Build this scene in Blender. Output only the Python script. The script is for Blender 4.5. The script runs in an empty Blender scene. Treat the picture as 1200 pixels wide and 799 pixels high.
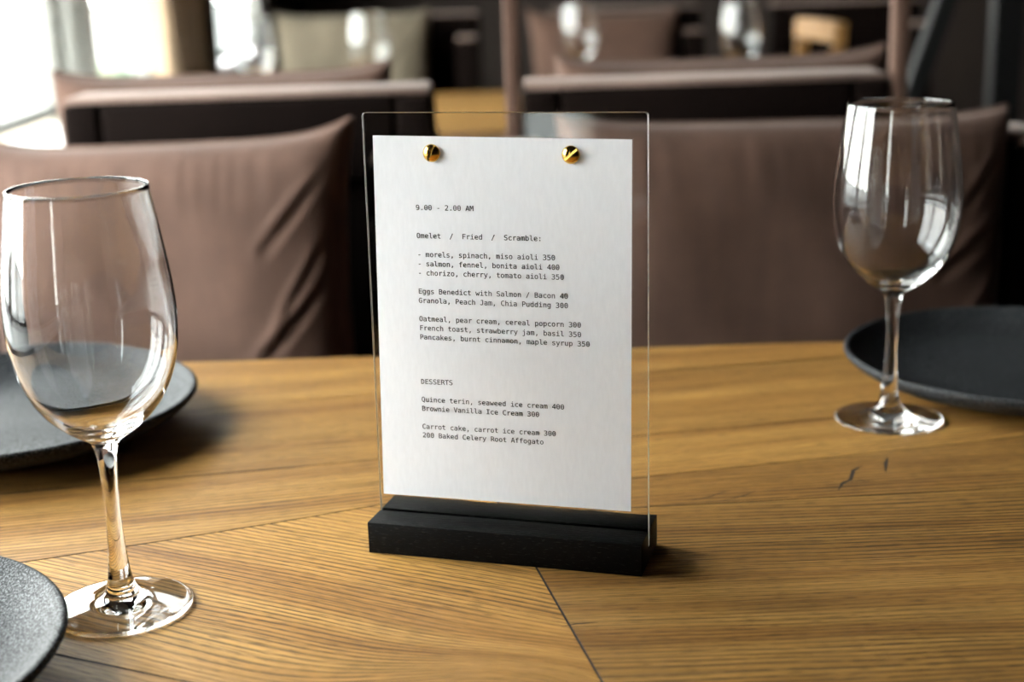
import bpy, bmesh, math, random
from mathutils import Vector, Matrix
random.seed(4)
C = bpy.context.scene.collection
SC = bpy.context.scene
PI = math.pi

# ------------------------------------------------------------------ camera, world, exposure
cam_d = bpy.data.cameras.new('camera')
cam_d.sensor_width = 36.0
cam_d.lens = 50.0
cam_d.clip_start = 0.02
cam = bpy.data.objects.new('camera', cam_d)
C.objects.link(cam)
_R = Vector((0.99949218, -0.00822629, -0.03078499))
_U = Vector((0.03186515, 0.25802848, 0.96561168))
_F = Vector((0.0, 0.96610229, -0.25815958))
cam.matrix_world = Matrix(((_R.x, _U.x, -_F.x, 0), (_R.y, _U.y, -_F.y, 0), (_R.z, _U.z, -_F.z, 0.3173), (0, 0, 0, 1)))
cam_d.dof.use_dof = True
cam_d.dof.focus_distance = 0.76
cam_d.dof.aperture_fstop = 5.0
SC.camera = cam

SC.view_settings.view_transform = 'Standard'
SC.view_settings.look = 'None'
SC.view_settings.gamma = 1.0
SC.view_settings.use_curve_mapping = False
SC.view_settings.exposure = 0.0
SC.cycles.max_bounces = 72
SC.cycles.transmission_bounces = 72
SC.cycles.glossy_bounces = 72
SC.cycles.diffuse_bounces = 4
SC.cycles.transparent_max_bounces = 16
SC.cycles.caustics_reflective = True
SC.cycles.caustics_refractive = True
SC.cycles.blur_glossy = 0.3
SC.cycles.sample_clamp_indirect = 12.0
SC.cycles.use_denoising = True
SC.cycles.use_adaptive_sampling = False

SKY = 37.0
SUN = 8.0
w = bpy.data.worlds.new('world')
SC.world = w
w.use_nodes = True
nt = w.node_tree
nt.nodes.clear()
bgn = nt.nodes.new('ShaderNodeBackground')
outn = nt.nodes.new('ShaderNodeOutputWorld')
tcn = nt.nodes.new('ShaderNodeTexCoord')
sep = nt.nodes.new('ShaderNodeSeparateXYZ')
rmp = nt.nodes.new('ShaderNodeValToRGB')
rmp.color_ramp.elements[0].position = 0.0
rmp.color_ramp.elements[0].color = (1.0, 0.975, 0.94, 1)
rmp.color_ramp.elements[1].position = 0.7
rmp.color_ramp.elements[1].color = (0.90, 0.96, 1.0, 1)
nt.links.new(tcn.outputs['Generated'], sep.inputs[0])
nt.links.new(sep.outputs['Z'], rmp.inputs[0])
nt.links.new(rmp.outputs[0], bgn.inputs['Color'])
bgn.inputs['Strength'].default_value = SKY
nt.links.new(bgn.outputs[0], outn.inputs[0])

sun_d = bpy.data.lights.new('sun', 'SUN')
sun_d.energy = SUN
sun_d.angle = math.radians(2.0)
sun_d.color = (1.0, 0.94, 0.84)
sun = bpy.data.objects.new('sun', sun_d)
C.objects.link(sun)
sun.rotation_euler = (math.radians(8), math.radians(42), 0)   # high sun from beyond the roof: lights the street, not the room

WINDOWS = [(0.45, 0.91), (0.96, 1.74), (2.04, 3.36), (3.52, 4.28), (4.86, 6.2)]
GLAZING_BARS = [1, 2, 0, 0, 0]
DOOR = (-1.20, -0.86)
WZ0, WZ1 = 0.0, 1.05

# ------------------------------------------------------------------ helpers
class G:
    """node graph helper"""
    def __init__(s, name):
        s.m = bpy.data.materials.new(name)
        s.m.use_nodes = True
        s.t = s.m.node_tree
        s.t.nodes.clear()
        s.out = s.t.nodes.new('ShaderNodeOutputMaterial')
    def n(s, kind, **kw):
        nd = s.t.nodes.new(kind)
        for k, v in kw.items():
            if hasattr(nd, k) and k not in nd.inputs:
                setattr(nd, k, v)
            else:
                s.set(nd, k, v)
        return nd
    def set(s, nd, k, v):
        i = nd.inputs[k]
        if isinstance(v, bpy.types.NodeSocket):
            s.t.links.new(v, i)
        else:
            i.default_value = v
    def math(s, op, a, b=None, c=None):
        nd = s.t.nodes.new('ShaderNodeMath')
        nd.operation = op
        for i, v in enumerate((a, b, c)):
            if v is None:
                continue
            if isinstance(v, bpy.types.NodeSocket):
                s.t.links.new(v, nd.inputs[i])
            else:
                nd.inputs[i].default_value = v
        return nd.outputs[0]
    def ramp(s, fac, stops):
        nd = s.t.nodes.new('ShaderNodeValToRGB')
        el = nd.color_ramp.elements
        while len(el) < len(stops):
            el.new(0.5)
        for e, (p, c) in zip(el, stops):
            e.position = p
            e.color = (c, c, c, 1) if isinstance(c, (int, float)) else (*c, 1)
        s.t.links.new(fac, nd.inputs[0])
        return nd.outputs[0]
    def mix(s, fac, a, b, blend='MIX'):
        nd = s.t.nodes.new('ShaderNodeMix')
        nd.data_type = 'RGBA'
        nd.blend_type = blend
        for k, v in ((0, fac), (6, a), (7, b)):
            if isinstance(v, bpy.types.NodeSocket):
                s.t.links.new(v, nd.inputs[k])
            elif k == 0:
                nd.inputs[0].default_value = v
            else:
                nd.inputs[k].default_value = (*v, 1)
        return nd.outputs[2]
    def noise(s, vec, scale, detail=2.0, rough=0.5, dist=0.0):
        nd = s.t.nodes.new('ShaderNodeTexNoise')
        s.t.links.new(vec, nd.inputs['Vector'])
        nd.inputs['Scale'].default_value = scale
        nd.inputs['Detail'].default_value = detail
        nd.inputs['Roughness'].default_value = rough
        nd.inputs['Distortion'].default_value = dist
        return nd.outputs['Fac']
    def mapping(s, vec, scale=(1, 1, 1), loc=(0, 0, 0), rot=(0, 0, 0)):
        nd = s.t.nodes.new('ShaderNodeMapping')
        s.t.links.new(vec, nd.inputs[0])
        nd.inputs['Scale'].default_value = scale
        nd.inputs['Location'].default_value = loc
        nd.inputs['Rotation'].default_value = rot
        return nd.outputs[0]
    def coord(s, which='Object'):
        return s.t.nodes.new('ShaderNodeTexCoord').outputs[which]
    def bump(s, h, strength, dist=0.001):
        nd = s.t.nodes.new('ShaderNodeBump')
        s.t.links.new(h, nd.inputs['Height'])
        nd.inputs['Strength'].default_value = strength
        nd.inputs['Distance'].default_value = dist
        return nd.outputs[0]
    def bsdf(s, **kw):
        nd = s.t.nodes.new('ShaderNodeBsdfPrincipled')
        for k, v in kw.items():
            k = k.replace('_', ' ')
            if isinstance(v, bpy.types.NodeSocket):
                s.t.links.new(v, nd.inputs[k])
            elif isinstance(v, tuple) and len(v) == 3:
                nd.inputs[k].default_value = (*v, 1)
            else:
                nd.inputs[k].default_value = v
        s.t.links.new(nd.outputs[0], s.out.inputs[0])
        return nd

def plain(name, col, rough=0.5, **kw):
    g = G(name)
    g.bsdf(Base_Color=col, Roughness=rough, **kw)
    return g.m

def link(name, me, mat, parent=None, smooth=None):
    o = bpy.data.objects.new(name, me)
    C.objects.link(o)
    for m in (mat if isinstance(mat, (list, tuple)) else [mat]):
        me.materials.append(m)
    if parent is not None:
        o.parent = parent
    if smooth is True:
        for p in me.polygons:
            p.use_smooth = True
    elif smooth is not None:
        for p in me.polygons:
            p.use_smooth = True
        me.set_sharp_from_angle(angle=math.radians(smooth))
    return o

def from_bm(name, bm, mat, parent=None, smooth=None):
    me = bpy.data.meshes.new(name)
    bm.normal_update()
    bm.to_mesh(me)
    bm.free()
    return link(name, me, mat, parent, smooth)

def empty(name, loc=(0, 0, 0), rz=0.0):
    o = bpy.data.objects.new(name, None)
    C.objects.link(o)
    o.location = loc
    o.rotation_euler = (0, 0, rz)
    o.empty_display_size = 0.05
    return o

def tag(o, label=None, cat=None, group=None, kind=None):
    for k, v in (('label', label), ('category', cat), ('group', group), ('kind', kind)):
        if v:
            o[k] = v
    return o

def copy_tree(o, parent=None):
    c = o.copy()
    C.objects.link(c)
    if parent is not None:
        c.parent = parent
    for ch in list(o.children):
        copy_tree(ch, c)
    return c

def add_box(bm, x0, x1, y0, y1, z0, z1, bevel=0.0, seg=2):
    vs = [bm.verts.new((x, y, z)) for x in (x0, x1) for y in (y0, y1) for z in (z0, z1)]
    idx = [(0, 1, 3, 2), (4, 6, 7, 5), (0, 4, 5, 1), (2, 3, 7, 6), (0, 2, 6, 4), (1, 5, 7, 3)]
    fs = [bm.faces.new([vs[i] for i in f]) for f in idx]
    if bevel > 0:
        es = {e for f in fs for e in f.edges}
        bmesh.ops.bevel(bm, geom=list(es), offset=bevel, segments=seg, profile=0.5, affect='EDGES')
    return bm

def box(name, dims, mat, parent=None, bevel=0.0, seg=2, smooth=None):
    bm = bmesh.new()
    add_box(bm, *dims, bevel=bevel, seg=seg)
    return from_bm(name, bm, mat, parent, smooth if smooth is not None else (35 if bevel else None))

def boxes(name, lst, mat, parent=None, bevel=0.0):
    bm = bmesh.new()
    for d in lst:
        add_box(bm, *d, bevel=bevel)
    return from_bm(name, bm, mat, parent, 35 if bevel else None)

def lathe_mesh(name, prof, seg=96, closed=False, cap0=False, cap1=False):
    """prof: list of (r, z); r == 0 makes a pole"""
    bm = bmesh.new()
    rings = []
    for (r, z) in prof:
        if r < 1e-7:
            rings.append([bm.verts.new((0, 0, z))])
        else:
            rings.append([bm.verts.new((r * math.cos(2 * PI * k / seg), r * math.sin(2 * PI * k / seg), z)) for k in range(seg)])
    n = len(rings)
    for i in range(n if closed else n - 1):
        a, b = rings[i], rings[(i + 1) % n]
        for k in range(seg):
            k2 = (k + 1) % seg
            if len(a) == 1 and len(b) == 1:
                continue
            if len(a) == 1:
                bm.faces.new((a[0], b[k2], b[k]))
            elif len(b) == 1:
                bm.faces.new((a[k], a[k2], b[0]))
            else:
                bm.faces.new((a[k], a[k2], b[k2], b[k]))
    me = bpy.data.meshes.new(name)
    bm.to_mesh(me)
    bm.free()
    return me

def spline_prof(pts, n=8):
    """Catmull-Rom through (r, z) control points"""
    P = [pts[0]] + list(pts) + [pts[-1]]
    out = []
    for i in range(1, len(P) - 2):
        p0, p1, p2, p3 = P[i - 1:i + 3]
        for k in range(n):
            t = k / n
            q = []
            for a in (0, 1):
                q.append(0.5 * (2 * p1[a] + (p2[a] - p0[a]) * t + (2 * p0[a] - 5 * p1[a] + 4 * p2[a] - p3[a]) * t * t
                                + (-p0[a] + 3 * p1[a] - 3 * p2[a] + p3[a]) * t ** 3))
            out.append(tuple(q))
    out.append(pts[-1])
    return out

# ------------------------------------------------------------------ materials
def wood_top(name):
    g = G(name)
    uv = g.n('ShaderNodeUVMap', uv_map='grain').outputs[0]
    tone = g.n('ShaderNodeAttribute', attribute_name='tone').outputs['Fac']
    warp = g.noise(g.mapping(uv, (3.0, 9, 1)), 1.0, 2, 0.5)
    sepn = g.n('ShaderNodeSeparateXYZ')
    g.t.links.new(uv, sepn.inputs[0])
    u, v = sepn.outputs[0], sepn.outputs[1]
    vv = g.math('ADD', v, g.math('MULTIPLY', g.math('SUBTRACT', warp, 0.5), 0.016))
    # one broad cathedral figure where a limb grew out of the front plank
    so = g.n('ShaderNodeSeparateXYZ')
    g.t.links.new(g.coord('Object'), so.inputs[0])
    ex = g.math('POWER', g.math('DIVIDE', g.math('SUBTRACT', so.outputs[0], 0.030), 0.060), 2.0)
    ey = g.math('POWER', g.math('DIVIDE', g.math('ADD', so.outputs[1], 0.140), 0.034), 2.0)
    fig = g.math('POWER', 2.718, g.math('MULTIPLY', g.math('ADD', ex, ey), -1.0))
    fig = g.math('MULTIPLY', fig, g.math('GREATER_THAN', tone, 1.1))
    vv = g.math('ADD', vv, g.math('MULTIPLY', fig, -0.055))
    comb = g.n('ShaderNodeCombineXYZ')
    g.t.links.new(u, comb.inputs[0])
    g.t.links.new(vv, comb.inputs[1])
    cv = comb.outputs[0]
    fine = g.noise(g.mapping(cv, (14, 900, 1)), 1.0, 2.0, 0.55)
    pore = g.noise(g.mapping(cv, (90, 1300, 1)), 1.0, 1.5, 0.5)
    band = g.noise(g.mapping(cv, (1.6, 38, 1)), 1.0, 3, 0.55)
    drift = g.noise(g.mapping(uv, (2.2, 22, 1), (2, 1, 0)), 1.0, 2, 0.5)
    ring = g.math('MULTIPLY_ADD', g.math('SINE', g.math('MULTIPLY_ADD', vv, 2 * PI * 215, g.math('MULTIPLY', drift, 22.0))), 0.5, 0.5)
    dash = g.ramp(g.noise(g.mapping(cv, (70, 420, 1), (7, 3, 0)), 1.0, 1.5, 0.5), [(0.30, 0.25), (0.48, 1.0)])
    ringmask = g.ramp(g.noise(g.mapping(uv, (2.5, 11, 1), (3.1, 0.7, 0)), 1.0, 1), [(0.32, 0.25), (0.55, 1.0)])
    base = g.ramp(band, [(0.22, (0.175, 0.072, 0.015)), (0.42, (0.31, 0.145, 0.032)), (0.60, (0.40, 0.205, 0.050)), (0.85, (0.48, 0.26, 0.072))])
    fl = g.ramp(fine, [(0.30, 0.42), (0.43, 0.78), (0.52, 1.0), (0.75, 1.12)])
    c1 = g.mix(0.85, base, fl, 'MULTIPLY')
    rl = g.ramp(ring, [(0.0, 0.22), (0.22, 0.58), (0.45, 1.0), (1.0, 1.10)])
    c2 = g.mix(g.math('MULTIPLY', g.math('MULTIPLY', ringmask, dash), 0.9), c1, g.mix(1.0, c1, rl, 'MULTIPLY'))
    pl = g.ramp(pore, [(0.33, 0.45), (0.45, 1.0), (0.7, 1.1)])
    c3 = g.mix(0.8, c2, pl, 'MULTIPLY')
    knot = g.ramp(g.noise(g.mapping(uv, (9, 30, 1), (0.3, 5.2, 0)), 1.0, 2), [(0.68, 1.0), (0.80, 0.45)])
    c4 = g.mix(0.8, c3, knot, 'MULTIPLY')
    tn = g.n('ShaderNodeHueSaturation')
    g.t.links.new(c4, tn.inputs['Color'])
    g.t.links.new(tone, tn.inputs['Value'])
    rough = g.ramp(fine, [(0.3, 0.65), (0.6, 0.50)])
    b = g.bump(g.math('MULTIPLY', g.math('ADD', fine, g.math('MULTIPLY', pore, 0.5)), 1.0), 0.32, 0.0006)
    g.bsdf(Base_Color=tn.outputs[0], Roughness=rough, Normal=b, Specular_IOR_Level=0.28)
    return g.m

def fabric(name, col, dark=0.75, sheen=0.5, bump=0.25, spec=0.2):
    g = G(name)
    co = g.coord('Object')
    big = g.noise(g.mapping(co, (1, 1, 1)), 9.0, 4, 0.6)
    weave = g.noise(g.mapping(co, (1, 1, 1)), 900.0, 2, 0.6)
    streak = g.noise(g.mapping(co, (60, 60, 6)), 1.0, 3, 0.6)
    f1 = g.ramp(big, [(0.3, dark), (0.7, 1.1)])
    f2 = g.ramp(streak, [(0.3, 0.9), (0.7, 1.06)])
    c = g.mix(1.0, g.mix(1.0, col, f1, 'MULTIPLY'), f2, 'MULTIPLY')
    g.bsdf(Base_Color=c, Roughness=0.85, Sheen_Weight=sheen, Sheen_Roughness=0.45, Sheen_Tint=(1.0, 0.86, 0.8),
           Normal=g.bump(g.math('ADD', weave, g.math('MULTIPLY', big, 3.0)), bump, 0.001), Specular_IOR_Level=spec)
    return g.m

def stoneware(name):
    g = G(name)
    co = g.coord('Object')
    n1 = g.noise(co, 900.0, 2, 0.6)
    n2 = g.noise(co, 1900.0, 1, 0.5)
    n3 = g.noise(co, 14.0, 3, 0.5)
    c = g.mix(g.ramp(n1, [(0.50, 0.0), (0.66, 1.0)]), (0.006, 0.0065, 0.007), (0.07, 0.074, 0.08))
    c = g.mix(g.ramp(n2, [(0.62, 0.0), (0.75, 0.7)]), c, (0.22, 0.225, 0.23))
    r = g.ramp(n3, [(0.3, 0.48), (0.7, 0.56)])
    g.bsdf(Base_Color=c, Roughness=r, Normal=g.bump(n1, 0.5, 0.0007), Specular_IOR_Level=g.ramp(n1, [(0.38, 0.03), (0.62, 0.23)]))
    return g.m

def ash_black(name):
    g = G(name)
    co = g.coord('Object')
    l = g.noise(g.mapping(co, (50, 1100, 1100)), 1.0, 2, 0.6)
    p = g.noise(g.mapping(co, (260, 1300, 1300), (4, 2, 1)), 1.0, 1, 0.5)
    c = g.mix(g.ramp(p, [(0.60, 0.0), (0.70, 1.0)]), (0.0020, 0.0019, 0.0019), (0.016, 0.015, 0.014))
    g.bsdf(Base_Color=c, Roughness=0.5, Normal=g.bump(g.math('ADD', l, p), 0.3, 0.0005), Specular_IOR_Level=0.08)
    return g.m

def clear(name, ior, col=(1, 1, 1), rough=0.0):
    g = G(name)
    nd = g.n('ShaderNodeBsdfGlass')
    nd.inputs['IOR'].default_value = ior
    nd.inputs['Color'].default_value = (*col, 1)
    nd.inputs['Roughness'].default_value = rough
    g.t.links.new(nd.outputs[0], g.out.inputs[0])
    return g.m

def pane_glass(name, tint=(0.95, 0.97, 0.96)):
    g = G(name)
    tr = g.n('ShaderNodeBsdfTransparent')
    tr.inputs[0].default_value = (*tint, 1)
    gl = g.n('ShaderNodeBsdfGlossy')
    gl.inputs['Roughness'].default_value = 0.0
    lw = g.n('ShaderNodeLayerWeight')
    lw.inputs['Blend'].default_value = 0.5
    fr = g.math('MULTIPLY_ADD', g.math('POWER', lw.outputs['Facing'], 5.0), 0.9, 0.04)
    mx = g.n('ShaderNodeMixShader')
    g.t.links.new(fr, mx.inputs[0])
    g.t.links.new(tr.outputs[0], mx.inputs[1])
    g.t.links.new(gl.outputs[0], mx.inputs[2])
    g.t.links.new(mx.outputs[0], g.out.inputs[0])
    return g.m

def paper_mat(name):
    g = G(name)
    co = g.coord('Object')
    n = g.noise(g.mapping(co, (500, 500, 120)), 1.0, 3, 0.6)
    c = g.mix(g.ramp(n, [(0.3, 0.0), (0.7, 1.0)]), (0.83, 0.835, 0.87), (0.87, 0.875, 0.91))
    g.bsdf(Base_Color=c, Roughness=0.8, Normal=g.bump(n, 0.02, 0.0005), Specular_IOR_Level=0.2)
    return g.m

def mottled(name, a, b, scale, rough=0.8):
    g = G(name)
    co = g.coord('Object')
    n = g.noise(co, scale, 4, 0.6)
    g.bsdf(Base_Color=g.mix(g.ramp(n, [(0.3, 0.0), (0.7, 1.0)]), a, b), Roughness=rough, Normal=g.bump(n, 0.1, 0.004))
    return g.m

M_TABLE = wood_top('oak_planks')
M_SEAM = plain('dark_seam', (0.022, 0.012, 0.006), 0.8)
M_OAK = mottled('light_oak', (0.20, 0.095, 0.022), (0.26, 0.13, 0.035), 24, 0.5)
M_UNDER = mottled('oak_underside', (0.10, 0.05, 0.02), (0.16, 0.085, 0.035), 30, 0.6)
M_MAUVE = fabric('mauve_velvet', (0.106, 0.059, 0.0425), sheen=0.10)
M_LIT_TOP = fabric('mauve_velvet_lit_top', (0.19, 0.125, 0.10), sheen=0.2)  # lighter mauve: daylight on the rail and arm tops put into the colour
M_FRAME = fabric('shaded_velvet_frame', (0.0055, 0.0030, 0.0023), sheen=0.02, spec=0.04)  # near-black: shade on the mauve rail's unlit front put into the colour
M_BROWN = fabric('dark_brown_velvet', (0.030, 0.018, 0.014), sheen=0.5)
M_TAUPE = fabric('taupe_linen', (0.17, 0.138, 0.098), sheen=0.1)
M_PLATE = stoneware('speckled_stoneware')
M_BASE = ash_black('black_stained_ash')
M_GLASS = clear('drinking_glass', 1.50)
M_ACRYL = clear('clear_acrylic', 1.49, (0.985, 0.99, 0.985))
M_ACRYL_EDGE = clear('sawn_acrylic_edge', 1.49, (0.99, 0.985, 0.97), 0.35)
M_PANE = pane_glass('window_glass')
M_TINT = pane_glass('tinted_window_glass', (0.76, 0.78, 0.765))
M_TINT2 = pane_glass('tinted_door_glass', (0.72, 0.74, 0.73))
M_PAPER = paper_mat('white_paper')
M_INK = plain('black_ink', (0.018, 0.018, 0.02), 0.7)
M_BRASS = plain('polished_brass', (0.83, 0.52, 0.12), 0.14, Metallic=1.0)
M_WINF = plain('grey_window_frame', (0.30, 0.29, 0.265), 0.5)
M_SILL = plain('white_sill', (0.78, 0.77, 0.74), 0.4)
M_WALLD = mottled('dark_brown_wall', (0.030, 0.020, 0.016), (0.042, 0.029, 0.023), 3.0)
M_CEIL = mottled('brown_ceiling', (0.03, 0.022, 0.018), (0.04, 0.03, 0.025), 3.0)
M_CURT = fabric('tan_curtain_cloth', (0.36, 0.25, 0.165), sheen=0.1)
M_BLACK = plain('black_metal', (0.007, 0.007, 0.0075), 0.5, Specular_IOR_Level=0.25)
M_PAVE = mottled('pale_paving', (0.13, 0.127, 0.12), (0.17, 0.165, 0.16), 1.2)
M_CREAM = mottled('cream_render', (0.17, 0.135, 0.085), (0.21, 0.17, 0.11), 1.5)
M_LEAF = mottled('dark_hedge_leaf', (0.035, 0.06, 0.035), (0.09, 0.13, 0.08), 14)

def floor_mat():
    g = G('dark_floor_boards')
    co = g.coord('Object')
    br = g.n('ShaderNodeTexBrick')
    g.t.links.new(co, br.inputs[0])
    br.inputs['Scale'].default_value = 1.0
    br.inputs['Brick Width'].default_value = 1.4
    br.inputs['Row Height'].default_value = 0.16
    br.inputs['Mortar Size'].default_value = 0.003
    br.inputs['Color1'].default_value = (0.055, 0.032, 0.018, 1)
    br.inputs['Color2'].default_value = (0.075, 0.045, 0.026, 1)
    br.inputs['Mortar'].default_value = (0.01, 0.006, 0.004, 1)
    n = g.noise(g.mapping(co, (6, 90, 1)), 1.0, 3)
    g.bsdf(Base_Color=g.mix(0.5, br.outputs[0], g.ramp(n, [(0.3, 0.6), (0.7, 1.1)]), 'MULTIPLY'), Roughness=0.5)
    return g.m
M_FLOOR = floor_mat()
FZ = -0.75

# ------------------------------------------------------------------ the room
XL, XR, YB, YF, ZC = -1.0, 3.2, -3.0, 7.6, 1.95
tag(box('floor', (XL - 0.2, XR + 0.1, YB - 0.1, YF + 0.1, FZ - 0.08, FZ), M_FLOOR), kind='structure')
tag(box('ceiling', (XL - 0.2, XR + 0.1, YB - 0.1, YF + 0.1, ZC, ZC + 0.08), M_CEIL), kind='structure')
segs = [(XL - 0.08, XL, YB, DOOR[0], FZ, WZ0 - 0.03), (XL - 0.08, XL, DOOR[1], YF, FZ, WZ0 - 0.03), (XL - 0.08, XL, YB, YF, WZ1, ZC)]
edges = [YB, *DOOR] + [e for wdw in WINDOWS for e in wdw] + [YF]
piers = [(edges[i], edges[i + 1]) for i in range(0, len(edges), 2)]
for (a, b) in piers:
    if abs(a - 3.36) > 0.01:
        segs.append((XL - 0.08, XL, a, b, WZ0 - 0.03, WZ1))
segs.append((XL - 0.02, XL + 0.06, 4.34, 4.82, FZ, ZC))
tag(boxes('wall_left', segs, M_WALLD), kind='structure')
tag(box('wall_right', (XR, XR + 0.1, YB, YF, FZ, ZC), M_WALLD), kind='structure')
tag(box('wall_back', (XL - 0.2, XR + 0.1, YF, YF + 0.1, FZ, ZC), M_WALLD), kind='structure')
tag(box('wall_front', (XL - 0.2, XR + 0.1, YB - 0.1, YB, FZ, ZC), M_WALLD), kind='structure')
def glazed(name, a, b, z0, z1, pane, bars):
    wn = empty(name, (XL - 0.045, (a + b) / 2, 0))
    tag(wn, kind='structure')
    h = (b - a) / 2
    t = 0.035
    fr = [(-0.02, 0.02, -h, -h + t, z0, z1), (-0.02, 0.02, h - t, h, z0, z1),
          (-0.02, 0.02, -h + t, h - t, z0, z0 + t), (-0.02, 0.02, -h + t, h - t, z1 - t, z1)]
    for k in range(bars):
        yc = -h + 2 * h * (k + 1) / (bars + 1)
        fr.append((-0.018, 0.018, yc - 0.018, yc + 0.018, z0 + t, z1 - t))
    boxes('window_frame', fr, M_WINF, wn, 0.004)
    box('window_pane', (-0.004, 0.004, -h + t - 0.008, h - t + 0.008, z0 + t - 0.008, z1 - t + 0.008), pane, wn)
for i, (a, b) in enumerate(WINDOWS):
    glazed('window_%d' % (i + 1), a, b, WZ0, WZ1, M_PANE if i < 2 else M_TINT, GLAZING_BARS[i])
glazed('door_1', DOOR[0], DOOR[1], FZ, WZ1, M_TINT2, 0)
tag(box('trim_1', (XL - 0.02, -0.70, DOOR[1] + 0.02, 4.40, WZ0 - 0.035, WZ0 - 0.002), M_SILL, None, 0.006), kind='structure')
tag(boxes('trim_2', [(XL - 0.08, XL + 0.012, 3.36, 3.52, WZ0 - 0.002, WZ1), (XL - 0.04, XL + 0.03, 3.40, 3.48, WZ0 - 0.002, WZ1)], M_WINF, None, 0.004), kind='structure')

# outside the windows: paving, a low rendered wall, a clipped hedge
tag(box('ground', (-45, XL - 0.2, -25, 60, FZ - 0.25, FZ - 0.15), M_PAVE), kind='structure')
tag(box('garden_wall', (-4.6, -3.2, 8.4, 10.2, FZ - 0.15, FZ + 0.46), M_CREAM, None, 0.03),
    'low cream rendered block out on the bright paving beyond the window', 'wall')
def hedge(name, x0, x1, y0, y1, z1, seed, label):
    bm = bmesh.new()
    bmesh.ops.create_icosphere(bm, subdivisions=5, radius=1.0)
    rnd = random.Random(seed)
    ph = [rnd.uniform(0, 6) for _ in range(6)]
    for v in bm.verts:
        d = v.co.normalized()
        m = max(abs(d.x), abs(d.y), abs(d.z))
        q = d.lerp(d / m, 0.55)
        k = 1 + 0.05 * math.sin(9 * q.x + ph[0]) * math.sin(8 * q.y + ph[1]) + 0.04 * math.sin(21 * q.z + ph[2]) * math.sin(19 * q.x + ph[3]) + rnd.uniform(-0.035, 0.035)
        q = q * k
        v.co = Vector(((x0 + x1) / 2 + q.x * (x1 - x0) / 2, (y0 + y1) / 2 + q.y * (y1 - y0) / 2, max(FZ - 0.15, (z1 + FZ - 0.15) / 2 + q.z * (z1 - FZ + 0.15) / 2)))
    tag(from_bm(name, bm, M_LEAF), label, 'hedge')
hedge('clipped_shrub', -3.9, -2.7, 11.4, 12.9, FZ + 0.35, 3, 'dark green clipped shrub outside, seen through the pane next to the tan curtain')

# ------------------------------------------------------------------ dining tables of inlaid oak planks
TX0, TX1, TY0, TY1 = -0.63, 0.56, 0.282, 1.152
TXC, TYC = (TX0 + TX1) / 2, (TY0 + TY1) / 2
def lineC(y): return 0.01 + 0.208 * (0.708 - y)
def lineD(x): return 0.629 - 0.45 * (x + 0.228)
def lineB(x): return 0.878 + 0.18 * (x + 0.181)
def lineB2(x): return 1.030 + 0.17 * (x + 0.181)
JX, JY = lineC(0.829), 0.829
KX, KY = lineC(0.790), 0.790
A_pts = [(-0.083, 0.812), (-0.14, 0.789), (-0.21, 0.764), (TX0, 0.62)]
F_pts = [(0.073, 0.844), (0.22, 0.873), (TX1, 0.946)]
E_pts = [(0.166, 0.799), (TX1, 0.822)]
xd = 0.0
for _ in range(20):
    xd = lineC(lineD(xd))
DX, DY = xd, lineD(xd)
SE = 0.545
XP = (-0.392, 0.7026)
PLANKS = [
    # (outline, grain angle, tone)
    ([(KX, KY)] + E_pts + [(TX1, SE), (lineC(SE), SE)], 0.02, 0.78),
    ([(lineC(SE), SE), (TX1, SE), (TX1, TY0), (lineC(TY0), TY0)], 0.02, 0.95),
    ([(JX, JY)] + F_pts + [E_pts[1], E_pts[0], (KX, KY)], 0.07, 0.82),
    ([(JX, JY)] + A_pts[:3] + [XP, (DX, DY)], -0.47, 1.18),
    ([(DX, DY), XP, A_pts[3], (TX0, TY0), (lineC(TY0), TY0)], -0.44, 1.02),
    ([(TX0, lineB(TX0)), A_pts[3], XP, A_pts[2], A_pts[1], A_pts[0], (JX, JY), F_pts[0], F_pts[1], F_pts[2], (TX1, lineB(TX1))], 0.2, 0.98),
    ([(TX0, lineB2(TX0)), (TX0, lineB(TX0)), (TX1, lineB(TX1)), (TX1, lineB2(TX1))], 0.17, 0.93),
    ([(TX0, TY1), (TX0, lineB2(TX0)), (TX1, lineB2(TX1)), (TX1, TY1)], 0.15, 1.0),
]
def shrink(poly, d):
    """move each side of a simple polygon inwards by d"""
    n = len(poly)
    area = sum(poly[i][0] * poly[(i + 1) % n][1] - poly[(i + 1) % n][0] * poly[i][1] for i in range(n))
    if area < 0:
        poly = poly[::-1]
    out = []
    for i in range(n):
        p0, p1, p2 = Vector(poly[i - 1]), Vector(poly[i]), Vector(poly[(i + 1) % n])
        a, b = (p1 - p0).normalized(), (p2 - p1).normalized()
        na, nb = Vector((-a.y, a.x)), Vector((-b.y, b.x))
        m = (na + nb).normalized()
        out.append(p1 + m * (d / max(0.3, m.dot(na))))
    return out
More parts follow.
